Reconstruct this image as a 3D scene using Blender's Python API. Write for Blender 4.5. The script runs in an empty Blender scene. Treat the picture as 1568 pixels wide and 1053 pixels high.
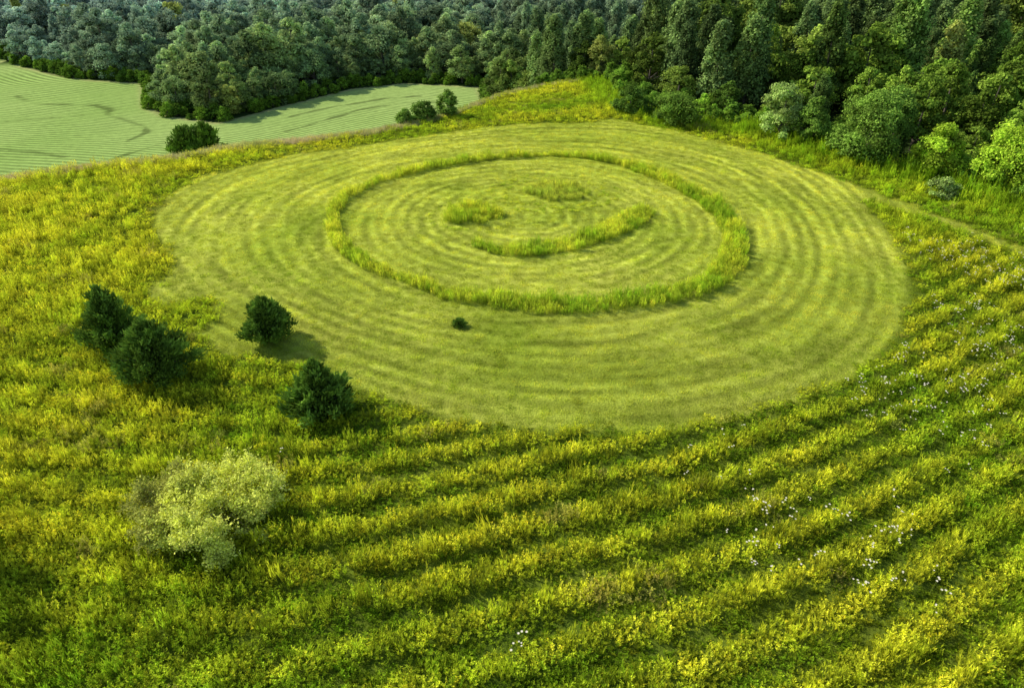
import bpy, math
import numpy as np
from mathutils import Vector
R=np.random.RandomState(7)
scene=bpy.context.scene
# ---------------------------------------------------------------- noise
_lat={}
def vnoise(x,y,s,seed=0):
    if seed not in _lat:_lat[seed]=np.random.RandomState(seed+100).rand(256,256)
    L=_lat[seed];x=np.asarray(x,float)/s;y=np.asarray(y,float)/s
    xi=np.floor(x).astype(int);yi=np.floor(y).astype(int);fx=x-xi;fy=y-yi
    fx=fx*fx*(3-2*fx);fy=fy*fy*(3-2*fy);a=xi&255;b=(xi+1)&255;c=yi&255;d=(yi+1)&255
    return (L[a,c]*(1-fx)+L[b,c]*fx)*(1-fy)+(L[a,d]*(1-fx)+L[b,d]*fx)*fy
def fbm(x,y,s,seed=0):
    return .55*vnoise(x,y,s,seed)+.3*vnoise(x,y,s/2.1,seed+1)+.15*vnoise(x,y,s/4.3,seed+2)
def ss(a,b,x):
    t=np.clip((x-a)/(b-a),0,1);return t*t*(3-2*t)
def pdist(x,y,P,closed=False):
    P=np.array(P,float);n=len(P);best=np.full(np.shape(x),1e9)
    for i in range(n if closed else n-1):
        a=P[i];b=P[(i+1)%n];d=b-a;L=d@d
        t=np.clip(((x-a[0])*d[0]+(y-a[1])*d[1])/L,0,1)
        best=np.minimum(best,np.hypot(x-a[0]-t*d[0],y-a[1]-t*d[1]))
    return best
def inside(x,y,P):
    n=len(P);r=np.zeros(np.shape(x),bool)
    for i in range(n):
        x1,y1=P[i];x2,y2=P[(i+1)%n]
        if y1==y2:continue
        c=((y1>y)!=(y2>y))&(x<(x2-x1)*(y-y1)/(y2-y1)+x1);r^=c
    return r
def sdf(x,y,P):
    d=pdist(x,y,P,True);return np.where(inside(x,y,P),-d,d)
# ---------------------------------------------------------------- survey of the place (metres)
MOW=[(-45.4,95.7),(-46.7,88.9),(-45.1,81.8),(-42.3,75.5),(-37.7,69.1),(-36,65),(-37.5,61.3),(-34.4,57.9),(-30.1,59.9),(-27.7,56),(-30.1,53.6),(-25.1,49.7),(-17.2,47.7),(-11.6,44),(-5.2,41),(.8,39.5),(5.6,39.1),(10.9,39.3),(16.5,40.6),(22.2,42.7),(27.5,45.8),(32,49.7),(36.8,55.4),(40.5,62),(43,68.2),(45.7,79.6),(46.5,87.6),(51.3,81.5),(57.4,70.1),(62.6,61),(64,63),(58.6,72.1),(52.6,85.2),(40.7,106.7),(30.4,120.9),(19,130),(12.6,126.7),(1.9,126.7),(-7.4,123.1),(-16.1,118),(-24.2,113.2),(-34.6,107.7),(-42.1,99.5)]
RING=[(-21.8,77.5),(-22.7,82.9),(-22.3,88.4),(-19,94.8),(-13.1,100.2),(-4.5,105.7),(4.8,107.7),(11.9,106.4),(17.4,102),(22.1,95.4),(25.8,87.4),(26.8,80.6),(26.2,74.5),(24.2,68.2),(21.3,63.5),(18.1,60.9),(13.2,58.9),(7.3,57.9),(2.3,57.9),(-2.8,59.2),(-6.8,60.7),(-10.4,63.2),(-13.5,65.5),(-16.3,67.9),(-19.6,72.1)]
SMILE=[(-4.0,72.6),(-2.2,71.3),(1.2,70.8),(6.5,72.4),(10.9,75.7),(14.7,80),(16.5,82.6)]
RX=[-3000,-600,-200,-100,-72,-63,-52.7,-45.6,-35.8,-24.9,-16.9,-10.4,-3.3,2.3,11.2,20.4,60,120,300,900,3000]
RY=[-500,-120,30,76,93.4,98.6,103,108.5,112.1,117.2,124.4,132.5,146,153,160.9,164.5,215,265,360,500,800]
FOREST=[(-3000,1200),(-420,430),(-260,330),(-191,274),(-162,253),(-139,240),(-119,235),(-103,202),(-93,192),(-78,185),(-68,203),(-52,226),(-35,236),(-9,229),(-4,192),(3,173),(12,170),(21,167),(24,143),(30,131),(40,126),(48,119),(56,104),(63,94),(70,83),(80,65),(95,45),(130,10),(3000,-900),(3000,3000),(-3000,3000)]
def dridge(x,y): return (y-np.interp(x,RX,RY))*.8
def terrain(x,y):
    x=np.asarray(x,float);y=np.asarray(y,float);d=dridge(x,y)
    z=-14*ss(1,33,d)
    z=z+.055*np.clip(y-265,0,350)+8*(fbm(x,y,90,11)-.5)*ss(235,330,y)
    z=z+.35*(vnoise(x,y,14,5)-.5)+.1*(vnoise(x,y,1.7,6)-.5)
    return z
def gcurve(x):
    gp=lambda t:np.where(t>-10,.3+.0075*t,np.maximum(.225+.03*(t+10),-.2))
    xs=np.linspace(-400,400,1601);g=np.cumsum(gp(xs))*.5;g-=np.interp(0,xs,g)
    return np.interp(x,xs,g)
def rowval(x,y):
    s=(y-gcurve(x))*.95+1.1*(vnoise(x,y,16,21)-.5)+.4*(vnoise(x,y,3,23)-.5)
    return .5+.5*np.cos(s/2.75*2*np.pi)
def rowamp(x,y):
    a=ss(50,42,y-.2*np.abs(x))*(.35+.65*ss(-20,-6,x))*(.65+.35*ss(32,20,x))*(.6+.4*ss(17,26,y))
    return np.clip((np.maximum(a,.6*ss(18,32,x)*ss(82,66,y)))*(.75+.6*vnoise(x,y,7,22)),0,1)
def ringw(x,y):
    ang=np.arctan2(y-82,x-2)
    return .8+.6*ss(-.3,.7,np.cos(ang+.35))+.6*(vnoise(x,y,3.0,31)-.5)+.3*(vnoise(x,y,.9,34)-.5)
def eyes(x,y):
    e1=np.hypot((x+4.9)/3.6,(y-82.4)/3.2)+.5*(vnoise(x,y,1.3,32)-.5)
    e2=np.hypot((x-5.8)/4.2,(y-90.7)/3.6)+.5*(vnoise(x,y,1.3,33)-.5)
    return e1,e2
def smilew(x,y): return .75+.85*ss(-3,3,x)+.15*ss(5,15,x)+.4*(vnoise(x,y,1.5,35)-.5)
# ---------------------------------------------------------------- materials
def newmat(n):
    m=bpy.data.materials.new(n);m.use_nodes=True;nt=m.node_tree
    for q in list(nt.nodes):nt.nodes.remove(q)
    o=nt.nodes.new('ShaderNodeOutputMaterial');return m,nt,o
def leafmat(n,base=None,trans=.3,lo=.6,hi=1.45,ns=1.2):
    m,nt,o=newmat(n);N=nt.nodes;K=nt.links.new
    b=N.new('ShaderNodeBsdfDiffuse')
    t=N.new('ShaderNodeBsdfTranslucent');mx=N.new('ShaderNodeMixShader');mx.inputs[0].default_value=trans
    a=N.new('ShaderNodeAttribute');a.attribute_name='v'
    mul=N.new('ShaderNodeMix');mul.data_type='RGBA';mul.blend_type='MULTIPLY';mul.inputs[0].default_value=1
    if base is None:
        it=N.new('ShaderNodeAttribute');it.attribute_type='INSTANCER';it.attribute_name='tint';K(it.outputs['Color'],mul.inputs[6])
    else:
        tc=N.new('ShaderNodeNewGeometry');no=N.new('ShaderNodeTexNoise');no.inputs['Scale'].default_value=ns
        K(tc.outputs['Position'],no.inputs['Vector'])
        mm=N.new('ShaderNodeMix');mm.data_type='RGBA';K(no.outputs['Fac'],mm.inputs[0])
        mm.inputs[6].default_value=(*[c*lo for c in base],1);mm.inputs[7].default_value=(*[c*hi for c in base],1)
        K(mm.outputs[2],mul.inputs[6])
    K(a.outputs['Color'],mul.inputs[7])
    K(mul.outputs[2],b.inputs['Color']);K(mul.outputs[2],t.inputs['Color'])
    K(b.outputs[0],mx.inputs[1]);K(t.outputs[0],mx.inputs[2]);K(mx.outputs[0],o.inputs[0]);return m
M_leaf=leafmat('foliage_leaves');M_grass=leafmat('meadow_leaves',trans=.38)
M_jun=leafmat('juniper_needles',(.13,.22,.03),.15)
M_pale=leafmat('pale_shrub_leaves',(.66,.70,.14),.3)
M_flower=leafmat('white_petals',(.85,.80,.62),.1,.97,1.0)
def plain(n,c0,c1,s):
    m,nt,o=newmat(n);b=nt.nodes.new('ShaderNodeBsdfPrincipled');b.inputs['Roughness'].default_value=.9
    no=nt.nodes.new('ShaderNodeTexNoise');no.inputs['Scale'].default_value=s;cr=nt.nodes.new('ShaderNodeValToRGB')
    cr.color_ramp.elements[0].color=(*c0,1);cr.color_ramp.elements[1].color=(*c1,1)
    nt.links.new(no.outputs['Fac'],cr.inputs[0]);nt.links.new(cr.outputs[0],b.inputs['Base Color']);nt.links.new(b.outputs[0],o.inputs[0]);return m
M_bark=plain('bark',(.05,.04,.028),(.2,.17,.13),9);M_twig=plain('grey_twigs',(.28,.26,.1),(.5,.45,.2),6)
# ---------------------------------------------------------------- mesh helpers
def mesh_quads(name,Q,V,mats,mi=None):
    Q=np.asarray(Q,float);n=len(Q);me=bpy.data.meshes.new(name)
    me.vertices.add(n*4);me.vertices.foreach_set('co',Q.reshape(-1))
    me.loops.add(n*4);me.loops.foreach_set('vertex_index',np.arange(n*4,dtype=np.int32))
    me.polygons.add(n);me.polygons.foreach_set('loop_start',np.arange(0,n*4,4,dtype=np.int32))
    if mi is not None:me.polygons.foreach_set('material_index',np.asarray(mi,dtype=np.int32))
    for m in mats:me.materials.append(m)
    at=me.attributes.new('v','FLOAT_COLOR','POINT')
    V=np.asarray(V,float)
    if V.ndim==1:V=np.repeat(V[:,None],3,1)
    c=np.ones((n*4,4));c[:,:3]=np.repeat(V,4,axis=0);at.data.foreach_set('color',c.reshape(-1).astype(np.float32))
    me.update(calc_edges=True);return me
def norm(a): return a/np.maximum(np.linalg.norm(a,axis=-1,keepdims=True),1e-9)
def leaves(P,D,S,L,W):
    L=np.asarray(L)[:,None];W=np.asarray(W)[:,None]
    return np.stack([P,P+D*L*.45+S*W*.5,P+D*L,P+D*L*.45-S*W*.5],1)
def tube(p0,p1,r0,r1,seg=6):
    p0=np.array(p0,float);p1=np.array(p1,float);d=norm(p1-p0);u=norm(np.cross(d,[.3,.9,.2]));w=np.cross(d,u);q=[]
    for i in range(seg):
        a=2*np.pi*i/seg;b=2*np.pi*(i+1)/seg
        f=lambda t:u*math.cos(t)+w*math.sin(t)
        q.append([p0+f(a)*r0,p0+f(b)*r0,p1+f(b)*r1,p1+f(a)*r1])
    return q
def blob(c,r,rs,nu=8,nv=5):
    q=[];j=rs.rand(nv+1,nu)*.3+.8
    def pt(i,k):
        th=math.pi*i/nv;ph=2*math.pi*(k%nu)/nu;s=j[i,k%nu] if 0<i<nv else .95
        return np.array(c)+np.array(r)*s*np.array([math.sin(th)*math.cos(ph),math.sin(th)*math.sin(ph),math.cos(th)])
    for i in range(nv):
        for k in range(nu):q.append([pt(i,k),pt(i+1,k),pt(i+1,k+1),pt(i,k+1)])
    return q
def tree_mesh(name,seed,h,w,kind='round',nleaf=4500,ls=.42,mats=None,low=.12,core=.6):
    rs=np.random.RandomState(seed);lob=[]
    if kind=='round':
        nl=30
        for i in range(nl):
            t=(i+.5)/nl;zz=low+.12+(1-low-.2)*t
            rad=w*.5*math.sin(math.pi*min(1,(.22+.72*t)))**.7*.82
            a=i*2.4+rs.rand()*.8;rr=rad*(.3+.75*rs.rand()**.5) if t<.9 else rad*.3
            r=w*(.08+.12*rs.rand());lob.append((np.array([rr*math.cos(a),rr*math.sin(a),(zz+.06*rs.randn())*h]),np.array([r,r,r*.85])))
    elif kind=='tall':
        nl=34
        for i in range(nl):
            t=(i+.5)/nl;zz=low+(1-low)*t;rad=w*.5*(1-t**3)**.6*.8
            a=i*2.4+rs.rand();r=w*(.1+.1*(1-t)+.07*rs.rand())
            rr=rad*rs.rand()**.35
            lob.append((np.array([rr*math.cos(a),rr*math.sin(a),zz*h-r*.3]),np.array([r,r,r*1.5])))
    Q=[];V=[]
    n=int(nleaf/len(lob))
    for c,r in lob:
        d=norm(rs.randn(n,3));d[:,2]=np.where(d[:,2]<-.35,-d[:,2],d[:,2])
        rad=.5+.85*rs.rand(n,1)**1.1
        P=c+d*r*rad;nn=norm(d+.6*rs.randn(n,3)+[0,0,.25]);t=norm(np.cross(nn,rs.randn(n,3)));s=np.cross(nn,t)
        L=ls*(.5+.9*rs.rand(n));Q.append(leaves(P-t*L[:,None]/2,t,s,L,L*.75))
        lv=.62+.66*rs.rand();V.append(lv*(.6+.8*rs.rand(n)))
    nb=sum(len(q) for q in Q);C=[]
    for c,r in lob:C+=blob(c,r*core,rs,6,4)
    C=np.array(C);T=[]
    T+=tube((0,0,-.4),(.1,0,h*.35),w*.035,w*.025,8);T+=tube((.1,0,h*.35),(0,.1,h*.85),w*.025,w*.008,6)
    for c,r in lob[:14]:T+=tube((0,0,max(.12*h,c[2]*.55)),c,w*.014,w*.005,5)
    T=np.array(T)
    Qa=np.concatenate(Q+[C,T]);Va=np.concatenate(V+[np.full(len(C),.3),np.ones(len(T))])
    mi=np.r_[np.zeros(nb+len(C)),np.ones(len(T))]
    return mesh_quads(name,Qa,Va,mats or [M_leaf,M_bark],mi)
def juniper_mesh(name,seed,h,w,n=9000,peak=.8,leaf=(.34,.1),mat=None):
    rs=np.random.RandomState(seed);Q=[];V=[]
    nb=60;T=tube((0,0,-.3),(0,0,h*.8),w*.035,w*.008,7);C=[]
    for i in range(nb):
        t=(i/nb)**1.0;a=i*2.399+rs.rand()*.6
        prof=(min(1,(t+.1)/.22)**.5)*(1-max(0,t-.15)/.85)**peak
        r=w*.5*prof*(.6+.6*rs.rand());z=h*(.02+.84*t)
        tip=np.array([r*math.cos(a),r*math.sin(a),z+h*.09+.05*h*rs.rand()]);base=np.array([0,0,z-h*.02])
        T+=tube(base,tip,w*.012,w*.003,4)
        m=int(n/nb*(.4+1.1*prof));u=rs.rand(m,1)**.5
        sp=w*(.05+.08*prof)*(1.15-u*.7)
        P=base+(tip-base)*u+rs.randn(m,3)*sp*.6
        D=norm(norm(tip-base)*.8+np.array([0,0,.9])+.5*rs.randn(m,3));S=norm(np.cross(D,rs.randn(m,3)))
        L=leaf[0]*(.5+.9*rs.rand(m));Q.append(leaves(P,D,S,L,L*leaf[1]/leaf[0]*(.8+.8*rs.rand(m))))
        V.append((.6+.4*rs.rand(m)+.5*u[:,0])*(.6+.8*rs.rand()))
    for k in range(6):
        t=k/6;rr=w*.5*(min(1,(t+.1)/.22)**.5)*(1-max(0,t-.15)/.85)**peak*.5
        C+=blob((0,0,h*(.1+.7*t)),np.array([rr,rr,h*.12]),rs)
    nq=sum(map(len,Q));mi=np.r_[np.zeros(nq+len(C)),np.ones(len(T))]
    return mesh_quads(name,np.concatenate(Q+[np.array(C),np.array(T)]),np.concatenate(V+[np.full(len(C),.35),np.ones(len(T))]),[mat or M_jun,M_bark],mi)
def clump_mesh(name,seed,rad=.44,nst=16,h=.75,nl=9,lw=.055,ll=.16,heads=0.0,grassy=0):
    rs=np.random.RandomState(seed);Q=[];V=[]
    for i in range(nst):
        a=rs.rand()*6.28;r=rad*rs.rand()**.5;b=np.array([r*math.cos(a),r*math.sin(a),-.05])
        hh=h*(.4+.9*rs.rand());lean=rs.randn(2)*.12;tip=b+np.array([lean[0],lean[1],hh])
        D=norm(tip-b)[None];S=norm(np.cross(D,rs.randn(1,3)));Q.append(leaves(b[None],D,S,[hh],[.022]));V.append(np.full((1,3),.8))
        m=nl;u=.2+.8*rs.rand(m,1)**.7;P=b+(tip-b)*u;an=rs.rand(m)*6.28
        D=norm(np.stack([np.cos(an),np.sin(an),.45+.6*rs.rand(m)+grassy*1.5],1));S=norm(np.cross(D,np.array([0,0,1.])+.3*rs.randn(m,3)))
        L=ll*(.6+.8*rs.rand(m))*(1.25-.6*u[:,0]);Q.append(leaves(P,D,S,L*(1+grassy),lw*(.7+.7*rs.rand(m))*(1-.4*grassy)))
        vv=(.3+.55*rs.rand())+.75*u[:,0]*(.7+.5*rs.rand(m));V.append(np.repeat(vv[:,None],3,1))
        if rs.rand()<heads:
            m=7;P=tip+rs.randn(m,3)*np.array([.04,.04,.05]);D=norm(rs.randn(m,3)+[0,0,1]);S=norm(np.cross(D,rs.randn(m,3)))
            Q.append(leaves(P,D,S,np.full(m,.09),np.full(m,.04)));V.append(np.tile([1.55,1.3,1.2],(m,1))*(.8+.3*rs.rand(m,1)))
    return mesh_quads(name,np.concatenate(Q),np.concatenate(V),[M_grass])
def tuft_mesh(name,seed,rad=.5,n=100,h=.12,w=.024,lay=.8):
    rs=np.random.RandomState(seed);a=rs.rand(n)*6.28;r=rad*rs.rand(n)**.5
    P=np.stack([r*np.cos(a),r*np.sin(a),np.full(n,-.02)],1)
    D=norm(np.stack([rs.randn(n)*lay,rs.randn(n)*lay,1+0*a],1));S=norm(np.cross(D,rs.randn(n,3)))
    L=h*(.6+1.*rs.rand(n));v=np.repeat((.6+.7*rs.rand(n))[:,None],3,1)
    dry=rs.rand(n)<.12;v[dry]*=np.array([1.4,1.1,1.3])
    return mesh_quads(name,leaves(P,D,S,L,w*(.7+.8*rs.rand(n))),v,[M_grass])
def collection(name,meshes):
    c=bpy.data.collections.new(name)
    for i,me in enumerate(meshes):c.objects.link(bpy.data.objects.new('%s_%02d'%(name,i),me))
    return c,len(meshes)
def scatter(name,x,y,z,coll,scl,tint,idx=None,tilt=.0):
    coll,nv=coll;n=len(x);me=bpy.data.meshes.new(name);me.vertices.add(n)
    me.vertices.foreach_set('co',np.stack([x,y,z],1).reshape(-1).astype(np.float32))
    def at(nm,ty,key,arr):
        a=me.attributes.new(nm,ty,'POINT');a.data.foreach_set(key,np.ascontiguousarray(arr).reshape(-1))
    at('idx','INT','value',(R.randint(0,nv,n) if idx is None else idx).astype(np.int32))
    rot=np.stack([R.randn(n)*tilt,R.randn(n)*tilt,R.rand(n)*6.283],1);at('rot','FLOAT_VECTOR','vector',rot.astype(np.float32))
    scl=np.asarray(scl,float)
    if scl.ndim==1:scl=np.repeat(scl[:,None],3,1)
    at('scl','FLOAT_VECTOR','vector',scl.astype(np.float32))
    c=np.ones((n,4));c[:,:3]=np.clip(tint,0,.85);at('tint','FLOAT_COLOR','color',c.astype(np.float32))
    ob=bpy.data.objects.new(name,me);scene.collection.objects.link(ob)
    ng=bpy.data.node_groups.new(name,'GeometryNodeTree')
    ng.interface.new_socket('Geometry',in_out='INPUT',socket_type='NodeSocketGeometry')
    ng.interface.new_socket('Geometry',in_out='OUTPUT',socket_type='NodeSocketGeometry')
    N=ng.nodes;K=ng.links.new;gi=N.new('NodeGroupInput');go=N.new('NodeGroupOutput');iop=N.new('GeometryNodeInstanceOnPoints');ci=N.new('GeometryNodeCollectionInfo')
    ci.inputs['Collection'].default_value=coll;ci.inputs['Separate Children'].default_value=True;ci.inputs['Reset Children'].default_value=True
    def na(nm,t):
        q=N.new('GeometryNodeInputNamedAttribute');q.data_type=t;q.inputs['Name'].default_value=nm;return q.outputs[0]
    K(gi.outputs[0],iop.inputs['Points']);K(ci.outputs[0],iop.inputs['Instance']);iop.inputs['Pick Instance'].default_value=True
    K(na('idx','INT'),iop.inputs['Instance Index']);K(na('scl','FLOAT_VECTOR'),iop.inputs['Scale']);K(na('rot','FLOAT_VECTOR'),iop.inputs['Rotation'])
    K(iop.outputs[0],go.inputs[0]);ob.modifiers.new('instances','NODES').node_group=ng
    return ob
def jgrid(x0,x1,y0,y1,s,j=.9):
    X,Y=np.meshgrid(np.arange(x0,x1,s),np.arange(y0,y1,s));X=X.ravel()+(R.rand(X.size)-.5)*s*j;Y=Y.ravel()+(R.rand(Y.size)-.5)*s*j
    return X,Y
def mixc(a,b,t): t=np.asarray(t)[:,None];return np.array(a)*(1-t)+np.array(b)*t
# mower path: rounds that morph from the ring (r=26) to the smoothed outer boundary
_P=np.array([q for q in MOW if not (q[0]>50)])-[2,82]
_th=np.arctan2(_P[:,1],_P[:,0]);_r=np.hypot(_P[:,0],_P[:,1])
def _basis(t): return np.stack([np.ones_like(t)]+[f(k*t) for k in (1,2,3) for f in (np.cos,np.sin)],-1)
_cf=np.linalg.lstsq(_basis(_th),_r,rcond=None)[0]
def mowphase(x,y):
    c=np.hypot(x-2,y-82);a=np.arctan2(y-82,x-2);Rb=_basis(a)@_cf
    return np.where(c<26,c/1.75,26/1.75+(c-26)/(Rb-26)*9.5)+.05*fbm(x,y,14,61)
def mowstreak(x,y):   # streaks left by the mower along its path
    a=np.arctan2(y-82,x-2)+np.pi;p=mowphase(x,y)
    return .6*vnoise(p*2.6,a*5,1,65)+.4*vnoise(p*5.3,a*15,1,66)
# ---------------------------------------------------------------- ground sheet
def axis(segs):
    out=[]
    for a,b,s in segs:out+=list(np.arange(a,b,s))
    return np.array(out)
def stretch(a,b,n):
    t=np.linspace(0,1,n);return a+(b-a)*t**2.2
ax=np.r_[stretch(-230,-3000,26)[::-1][:-1],axis([(-230,-95,1.),(-95,82,.32),(82,200,4)]),stretch(200,3000,26)]
ay=np.r_[stretch(10,-2000,16)[::-1][:-1],axis([(10,136,.32),(136,262,.8),(262,600,8)]),stretch(600,4000,22)]
X,Y=np.meshgrid(ax,ay);nx,ny=len(ax),len(ay);x=X.ravel();y=Y.ravel();z=terrain(x,y)
dm=np.full(x.shape,50.);near=(np.abs(x)<130)&(y<190)&(y>0);dm[near]=sdf(x[near],y[near],MOW)
fo=sdf(x,y,FOREST)
dr=dridge(x,y);cd=np.hypot(x-2,(y-82))
mow=ss(.5,-.5,dm);field=ss(3,8,dr)*(fo>0);forest=(fo<=1.5)
n1=fbm(x,y,9,41);n2=fbm(x,y,2.6,44)
col=mixc((.07,.12,.012),(.16,.20,.02),n1)
mc=mixc((.33,.42,.045),(.52,.56,.085),np.clip(n1*1.6-.3,0,1))
mst=mowstreak(x,y)
mc=mc*(.6+.8*mst[:,None])*(.85+.3*n2[:,None]);lowm=ss(78,48,y)[:,None];mc=mc*(1-lowm*.25)*(1-.25*ss(46,52,x))[:,None]
col=col*(1-mow[:,None])+mc*mow[:,None]
fc=mixc((.25,.38,.09),(.35,.47,.14),fbm(x,y,30,51))
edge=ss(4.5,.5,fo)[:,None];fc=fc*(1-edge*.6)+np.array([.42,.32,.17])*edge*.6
TR=[[(-113,198),(-111,192),(-104,187),(-95,180),(-92,174),(-93,166)],[(-57,175),(-50,186),(-43,197),(-33,206),(-18,208)],[(-60,190),(-50,202),(-38,212),(-28,215)],[(-101,153),(-110,157),(-122,160)],[(-24,193),(-20,205),(-22,216)],[(-150,215),(-138,205),(-120,203),(-113,198)],[(-150,180),(-130,186),(-118,192)],[(-100,140),(-90,150),(-84,163)]]
tk=np.zeros(x.shape);q=(field>0)&(x>-230)&(y<300)
for P in TR:tk[q]=np.maximum(tk[q],ss(1.0,.2,pdist(x[q],y[q],P)+1.4*(vnoise(x[q],y[q],5,52)-.5)))
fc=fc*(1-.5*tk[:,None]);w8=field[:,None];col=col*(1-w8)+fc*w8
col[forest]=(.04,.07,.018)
rowc=mowphase(x,y)
rowc=np.where(dr>2.5,(y*.9+x*.33+60*vnoise(x,y,75,62))/1.8,rowc)
rowa=np.where(dr>2.5,.3*field*(.2+1.2*vnoise(x,y,20,64)),.19*mow*(.3+1.0*vnoise(x,y,12,63)));rowa[forest]=0
me=bpy.data.meshes.new('ground');me.vertices.add(nx*ny);me.vertices.foreach_set('co',np.stack([x,y,z],1).reshape(-1).astype(np.float32))
I=(np.arange(ny-1)[:,None]*nx+np.arange(nx-1)[None]).ravel();F=np.stack([I,I+1,I+nx+1,I+nx],1);nf=len(F)
me.loops.add(nf*4);me.loops.foreach_set('vertex_index',F.ravel().astype(np.int32));me.polygons.add(nf);me.polygons.foreach_set('loop_start',np.arange(0,nf*4,4,dtype=np.int32))
def fat(nm,ty,key,a):
    q=me.attributes.new(nm,ty,'POINT');q.data.foreach_set(key,np.ascontiguousarray(a).reshape(-1).astype(np.float32))
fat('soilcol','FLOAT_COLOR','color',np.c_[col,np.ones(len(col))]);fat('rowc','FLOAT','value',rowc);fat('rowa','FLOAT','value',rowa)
me.update(calc_edges=True);me.shade_smooth()
g=bpy.data.objects.new('ground',me);scene.collection.objects.link(g)
m,nt,o=newmat('meadow_ground');N=nt.nodes;K=nt.links.new
def nattr(n):
    a=N.new('ShaderNodeAttribute');a.attribute_name=n;return a
def math_(op,a,b=None,c=None):
    q=N.new('ShaderNodeMath');q.operation=op
    for i,v in enumerate((a,b,c)):
        if v is None:continue
        if isinstance(v,(int,float)):q.inputs[i].default_value=v
        else:K(v,q.inputs[i])
    return q.outputs[0]
bs=N.new('ShaderNodeBsdfDiffuse')
geo=N.new('ShaderNodeNewGeometry')
def tn(s,d=4):
    q=N.new('ShaderNodeTexNoise');q.inputs['Scale'].default_value=s;q.inputs['Detail'].default_value=d;K(geo.outputs['Position'],q.inputs['Vector']);return q.outputs['Fac']
f1=tn(.9,5);f2=tn(7,3)
rc=math_('ADD',nattr('rowc').outputs['Fac'],math_('MULTIPLY',f1,.1))
sn=math_('SINE',math_('MULTIPLY',rc,6.2832));st=math_('ADD',1,math_('MULTIPLY',sn,nattr('rowa').outputs['Fac']))
br=math_('MULTIPLY',st,math_('ADD',.3,math_('ADD',math_('MULTIPLY',f1,.65),math_('MULTIPLY',f2,.75))))
vm=N.new('ShaderNodeVectorMath');vm.operation='SCALE';K(nattr('soilcol').outputs['Color'],vm.inputs[0]);K(br,vm.inputs['Scale'])
K(vm.outputs[0],bs.inputs['Color']);bp=N.new('ShaderNodeBump');bp.inputs['Strength'].default_value=.7;bp.inputs['Distance'].default_value=.15
K(math_('ADD',f2,math_('MULTIPLY',sn,math_('MULTIPLY',nattr('rowa').outputs['Fac'],1.2))),bp.inputs['Height']);K(bp.outputs[0],bs.inputs['Normal']);K(bs.outputs[0],o.inputs[0]);me.materials.append(m)
# ---------------------------------------------------------------- tall meadow
YEL=(.80,.79,.045);GRN=(.28,.48,.02)
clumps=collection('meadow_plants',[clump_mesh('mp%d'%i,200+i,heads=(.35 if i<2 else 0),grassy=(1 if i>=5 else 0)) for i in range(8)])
def view(x,y,m=14): return (np.abs(x)<.78*y+m)
px,py=jgrid(-100,78,13,172,.5)
k=view(px,py)&(dridge(px,py)<4)&(R.rand(len(px))<np.interp(py,[25,60,90],[1,.75,.6]));px,py=px[k],py[k]
d=sdf(px,py,MOW)+1.3*(vnoise(px,py,2.2,71)-.5)+.5*R.randn(len(px))*.6;f=sdf(px,py,FOREST);k=(d>.1)&(f>0);px,py,d,f=px[k],py[k],d[k],f[k]
rv=rowval(px,py);ra=rowamp(px,py);n1=fbm(px,py,10,72);n2=vnoise(px,py,2.0,75)
keep=R.rand(len(px))>.5*ra*(1-rv)**2
px,py,d,f,rv,ra,n1,n2=[q[keep] for q in (px,py,d,f,rv,ra,n1,n2)]
n3=vnoise(px,py,5,79)
top=ss(98,110,py)*(px<40);left=ss(-15,-30,px)*ss(70,85,py)
hh=(.3+.7*n2*.8+.35*n1)*(1-ra*.85*(1-rv))*(1-.4*top)*(1+.35*R.randn(len(px)).clip(-1,2.5))
belt=ss(9,4,f)*(px>15);hh=hh*(1+1.1*belt)
lip=ss(0,2.5,d);hh=hh*(.45+.55*lip)*(1-.5*left*ss(5,.5,d))
yel=np.clip(.08+.85*(n1-.25)+ra*.9*(rv-.42)+.33*ss(-14,-34,px)+.22*top+.4*(n3-.5)+.1*R.randn(len(px)),0,1)*(1-.75*belt)
t=mixc(GRN,YEL,yel);t=t*(1-.6*(ra*(1-rv)))[:,None]*(.5+.95*R.rand(len(px)))[:,None]
brn=(vnoise(px,py,3.1,77)>.8)&(R.rand(len(px))<.3);t[brn]=t[brn]*.5+np.array([.45,.38,.12])*.5
t=t*(1-ss(0,4,dridge(px,py))[:,None]*.4)+np.array([.5,.42,.2])*(ss(-1,3,dridge(px,py))*ss(-20,-40,px))[:,None]*.4
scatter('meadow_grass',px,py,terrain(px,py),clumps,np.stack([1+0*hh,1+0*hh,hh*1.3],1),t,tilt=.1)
# mowed turf
tufts=collection('turf_plants',[tuft_mesh('tp%d'%i,300+i) for i in range(5)])
px,py=jgrid(-50,66,36,132,.66);d=sdf(px,py,MOW);k=(d<.8);px,py,d=px[k],py[k],d[k]
n1=fbm(px,py,8,81);ph=mowphase(px,py)+.06;sw=.5+(.5*np.sin(6.283*ph))*(.3+.9*vnoise(px,py,12,63));stt=mowstreak(px,py)
t=mixc((.34,.47,.03),(.66,.69,.085),np.clip(n1*1.2-.2+.32*(sw-.5)+.9*(stt-.5)+.35*ss(55,100,py)+.1*R.randn(len(px)),0,1))*((.7+.5*R.rand(len(px)))*(.62+.8*stt))[:,None]
s=(.4+1.1*R.rand(len(px)))*(.6+.9*stt)*(.8+.4*sw)
scatter('mowed_turf',px,py,terrain(px,py),tufts,np.stack([1+0*s,1+0*s,s],1),t,tilt=.05)
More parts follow.
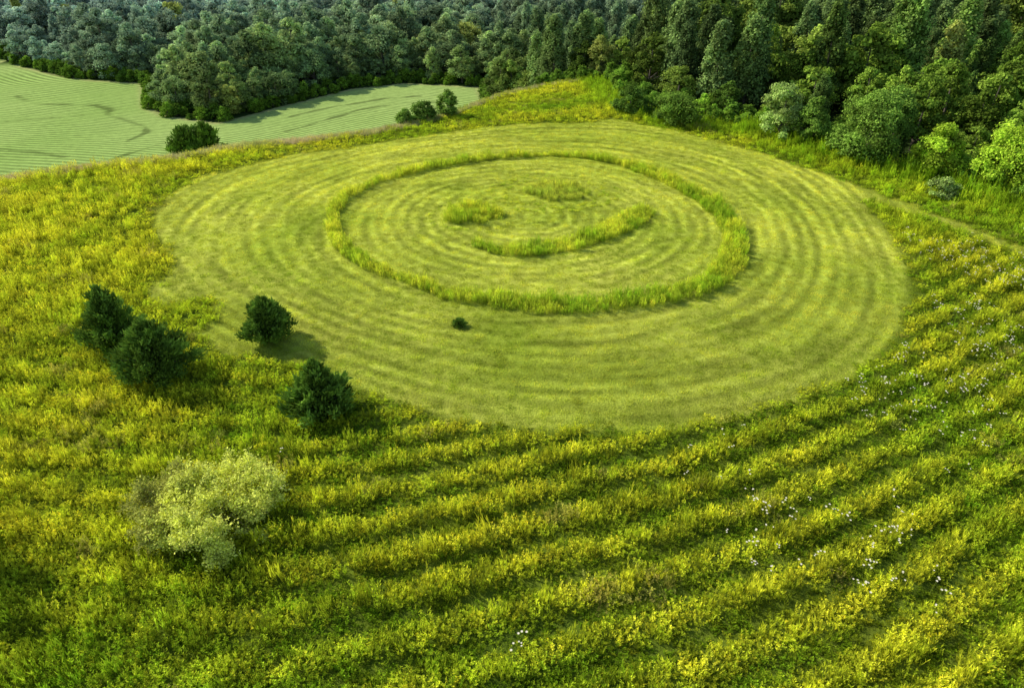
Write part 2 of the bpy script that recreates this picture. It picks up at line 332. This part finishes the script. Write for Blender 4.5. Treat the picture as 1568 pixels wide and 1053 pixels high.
# uncut ring, eyes and smile
px,py=jgrid(-28,32,52,113,.36);dd=pdist(px,py,RING,True);e1,e2=eyes(px,py);sm=pdist(px,py,SMILE)
kr=dd<ringw(px,py);ke=(e1<1)|(e2<1);ks=sm<smilew(px,py);k=(kr|ke|ks)&(R.rand(len(px))<.85)
inner=((np.abs(e1-1.5)<.07)|(np.abs(e2-1.55)<.08)|(np.abs(e2-2.0)<.06))
k|=inner&(R.rand(len(px))<.45)
hgt=np.where(kr,1.15,np.where(e1<1,1.05,np.where(e2<1,.95,np.where(ks,1.2,.25))))
px,py,hgt,e2=px[k],py[k],hgt[k]*(.5+1.0*vnoise(px[k],py[k],1.3,91)),e2[k]
t=mixc((.28,.48,.025),(.76,.80,.07),np.clip(.3+.9*vnoise(px,py,3,92)-.15+.2*R.randn(len(px)),0,1))*(.65+.65*R.rand(len(px)))[:,None]
t=np.where((e2<1)[:,None],t*.75+np.array([.5,.5,.15])*.25,t)
scatter('smiley_ring_grass',px,py,terrain(px,py),clumps,np.stack([.6+0*hgt,.6+0*hgt,hgt],1),t,tilt=.12)
# ridge fringe of dry seed-headed grass
px,py=jgrid(-90,22,80,168,.5);d=dridge(px,py);k=(d>1)&(d<4)&(sdf(px,py,FOREST)>1)&(R.rand(len(px))<.8*ss(10,-20,px)+.2);px,py=px[k],py[k]
t=mixc((.66,.55,.34),(.50,.56,.14),vnoise(px,py,4,95))*(.8+.4*R.rand(len(px)))[:,None]
scatter('dry_ridge_grass',px,py,terrain(px,py),tufts,np.stack([1.2+0*px,1.2+0*px,3+5*R.rand(len(px))],1),t,tilt=.08)
# white wildflowers
def flower(seed):
    rs=np.random.RandomState(seed);Q=[];V=[]
    for i in range(3):
        b=rs.randn(3)*np.array([.14,.14,.06])+[0,0,1.1];Q+=tube((b[0]*.5,b[1]*.5,0),b,.006,.004,3);V+=[[.2,.3,.05]]*3
        m=8;an=np.arange(m)*6.283/m;D=norm(np.c_[np.cos(an),np.sin(an),.15+0*an]);S=norm(np.cross(D,[0,0,1.]));L=np.full(m,.065)
        Q+=list(leaves(b+0*D,D,S,L,L*.75));V+=[[1.,1,1]]*m
    return mesh_quads('fl',np.array(Q),np.array(V),[M_flower])
fl=collection('wildflowers',[flower(i) for i in range(3)])
px=R.uniform(-25,62,12000);py=R.uniform(15,75,12000);k=(sdf(px,py,MOW)>1)&view(px,py,5)&(.5*vnoise(px,py,7,99)+.5*R.rand(12000)+.2*ss(0,30,px)>.8)&(R.rand(12000)<.2+.8*ss(5,25,px));px,py=px[k],py[k]
scatter('white_wildflowers',px,py,terrain(px,py)+.05,fl,.8+.4*R.rand(len(px)),np.ones((len(px),3)))
# ---------------------------------------------------------------- forest
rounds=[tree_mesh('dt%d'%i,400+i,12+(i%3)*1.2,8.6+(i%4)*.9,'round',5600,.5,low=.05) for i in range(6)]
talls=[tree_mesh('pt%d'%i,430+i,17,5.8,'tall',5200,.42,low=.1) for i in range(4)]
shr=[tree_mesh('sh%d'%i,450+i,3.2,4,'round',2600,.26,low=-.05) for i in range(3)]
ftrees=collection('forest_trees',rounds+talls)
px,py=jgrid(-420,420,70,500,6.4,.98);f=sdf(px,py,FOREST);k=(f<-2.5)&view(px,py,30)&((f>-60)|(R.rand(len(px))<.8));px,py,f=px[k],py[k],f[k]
n=len(px);reg=(px>8)&(px<105+.2*(py-140))&(py>136)&(py<300)&(f<-9)
pt=reg&(vnoise(px,py,18,112)+.3*(R.rand(n)-.5)>.36)|(R.rand(n)<.04)
idx=np.where(pt,6+R.randint(0,4,n),R.randint(0,6,n))
sc=(.65+.65*R.rand(n))*np.where(f>-9,.72,1)*np.where((px>35)&(py<135),.72,1.)
base=mixc((.13,.23,.035),(.38,.51,.08),np.clip(fbm(px,py,35,115)*1.0+.9*(R.rand(n)-.5),0,1))
base[pt]=base[pt]*.4+np.array([.25,.38,.15])*.6
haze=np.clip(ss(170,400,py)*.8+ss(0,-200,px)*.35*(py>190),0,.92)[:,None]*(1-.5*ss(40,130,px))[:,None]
base=base*(1-haze)+haze*np.array([.50,.65,.52])  # distance haze painted into the tree tints, paler and bluer far off
rt=ss(35,60,px)*(py<150);base=base*(1-.4*rt[:,None])+np.array([.32,.56,.05])*.4*rt[:,None]
base*=(.55+.75*R.rand(n))[:,None]*(1-.15*ss(0,40,px))[:,None]
yk=R.rand(n)<.015;base[yk]=np.array([.46,.52,.12])
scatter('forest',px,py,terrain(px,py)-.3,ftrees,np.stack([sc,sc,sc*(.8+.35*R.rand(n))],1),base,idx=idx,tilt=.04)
# undergrowth along forest edge
un=collection('undergrowth_shrubs',shr)
px,py=jgrid(-260,130,20,300,2.6);f=sdf(px,py,FOREST);k=(f<1.5)&(f>-6)&view(px,py,20)&(R.rand(len(px))<.75);px,py,f=px[k],py[k],f[k]
t=mixc((.16,.30,.04),(.36,.60,.06),R.rand(len(px)));t=t*(1-.25*ss(150,200,py))[:,None]
scatter('forest_undergrowth',px,py,terrain(px,py)-.2,un,.45+.75*R.rand(len(px)),t,tilt=.08)
# ---------------------------------------------------------------- individual trees
def put(name,me,x,y,rot=0,s=(1,1,1)):
    ob=bpy.data.objects.new(name,me);ob.location=(x,y,float(terrain(x,y))-.05);ob.rotation_euler=(0,0,rot);ob.scale=s;scene.collection.objects.link(ob);return ob
edgecols=[(.44,.60,.16),(.24,.40,.06),(.44,.64,.05),(.17,.30,.045)]
ML=[leafmat('edge_tree_leaves_%d'%i,c,.3,.5,1.4) for i,c in enumerate(edgecols)]
def et(x,y,h,w,c,seed,n=11000,ls=.3,low=.0): put('deciduous_tree',tree_mesh('deciduous_tree_mesh',seed,h,w,'round',n,ls,[ML[c],M_bark],low),x,y,seed)
et(44.5,115,8.8,7,0,501);et(53.5,103,11,10.8,1,502,17000);et(60,95.5,7.8,6.8,2,503);et(67,91,8.3,9,2,504,14000)
et(48.5,112,7.5,6,1,505);et(59,108,9.5,7.5,1,506,13000);et(73,84,8,8,1,507)
et(-33.5,27,7.5,6.5,1,508)
put('shrub',tree_mesh('shrub_mesh',511,5.2,8,'round',10000,.26,[ML[1],M_bark],-.03),29.5,126);put('shrub',tree_mesh('shrub_mesh',512,4.6,6.5,'round',8000,.26,[ML[3],M_bark],-.03),22.4,134)
put('shrub',tree_mesh('shrub_mesh',513,2.6,4,'round',3000,.2,[ML[0],M_bark],-.03),57.5,88)
put('shrub',tree_mesh('shrub_mesh',514,3.4,5.0,'round',6000,.24,[ML[3],M_bark],-.03),-16.5,130);put('shrub',tree_mesh('shrub_mesh',515,4.4,4.3,'round',6000,.24,[ML[1],M_bark],-.03),-12.2,133)
put('shrub',tree_mesh('shrub_mesh',516,2.6,3.6,'round',4000,.24,[ML[1],M_bark],-.03),-19.5,127.5)
put('juniper_tree',juniper_mesh('juniper_mesh',601,6.4,5.4,12000,.75),-34.2,50)
put('juniper_tree',juniper_mesh('juniper_mesh',602,5.5,6.8,15000,.8),-29,46)
put('juniper_tree',juniper_mesh('juniper_mesh',603,4.3,4.4,9000,.6),-21.7,52)
put('juniper_tree',juniper_mesh('juniper_mesh',604,4.6,5.2,8000,1.15,(.5,.13)),-14.6,41.6)
put('juniper_tree',juniper_mesh('juniper_mesh',605,7.2,9,9000,.45,(.5,.18)),-72.3,152);put('juniper_tree',juniper_mesh('juniper_mesh',606,7.8,8,9000,.5,(.5,.18)),-68.3,153)
put('small_dark_bush',juniper_mesh('small_bush_mesh',607,.7,1.3,900,.4,(.25,.07)),-4.9,54.5)
# pale open shrub
def open_shrub(seed,w,h):
    rs=np.random.RandomState(seed);T=[];Q=[];V=[]
    def br(p,d,L,r,dep,lf):
        q=p+d*L;T.extend(tube(p,q,r,r*.65,5 if dep<2 else 3))
        if dep>=2:
            m=int((17 if lf else 8)*(1 if dep==2 else 1.2));u=rs.rand(m,1);P=p+(q-p)*u+rs.randn(m,3)*.12
            D=norm(rs.randn(m,3)+[0,0,.4]);S=norm(np.cross(D,rs.randn(m,3)));LL=.17*(.6+.8*rs.rand(m));Q.append(leaves(P,D,S,LL,LL*.5));V.append((.55+.9*rs.rand(m))*(1.2 if lf else .72))
        if dep<4:
            for k in range(4 if dep<3 else 3):br(p+(q-p)*(.4+.6*rs.rand()),norm(d+rs.randn(3)*.6+[0,0,-.02]),L*(.62+.22*rs.rand()),r*.6,dep+1,lf)
    for cx,nb,hh,lf in ((-1.7,6,h*.85,False),(1.5,8,h*1.05,True)):
        for i in range(nb):
            a=i*6.283/nb+.4;br(np.array([cx+rs.randn()*.35,rs.randn()*.3,-.1]),norm(np.array([math.cos(a)*.95,math.sin(a)*.75,.85])),hh*.5,.06,0,lf)
    Qa=np.concatenate(Q);s=len(T)
    return mesh_quads('pale_shrub_mesh',np.concatenate([Qa,np.array(T)]),np.concatenate([np.concatenate(V),np.ones(s)]),[M_pale,M_twig],np.r_[np.zeros(len(Qa)),np.ones(s)])
put('pale_shrub',open_shrub(21,9,3.6),-19.7,30)
# ---------------------------------------------------------------- light, sky, camera
el=math.radians(35);s=Vector((-.88,.48,0)).normalized()*math.cos(el);s.z=math.sin(el)
l=bpy.data.lights.new('sun','SUN');l.energy=5;l.angle=math.radians(.6);l.color=(1,.93,.77)
lo=bpy.data.objects.new('sun',l);lo.rotation_euler=(-s).to_track_quat('-Z','Y').to_euler();scene.collection.objects.link(lo)
wd=bpy.data.worlds.new('World');scene.world=wd;wd.use_nodes=True;nt=wd.node_tree;sk=nt.nodes.new('ShaderNodeTexSky');sk.sky_type='NISHITA';sk.sun_disc=False
sk.sun_elevation=el;sk.sun_rotation=math.atan2(s.x,s.y);bg=nt.nodes['Background'];bg.inputs['Strength'].default_value=.15;nt.links.new(sk.outputs[0],bg.inputs['Color'])
scene.view_settings.view_transform='Standard';scene.view_settings.look='None'
c=bpy.data.cameras.new('camera');c.lens=24;c.sensor_width=36;c.clip_end=6000;c.clip_start=.5
co=bpy.data.objects.new('camera',c);co.location=(0,0,32);co.rotation_euler=(math.radians(90-32),0,0);scene.collection.objects.link(co);scene.camera=co
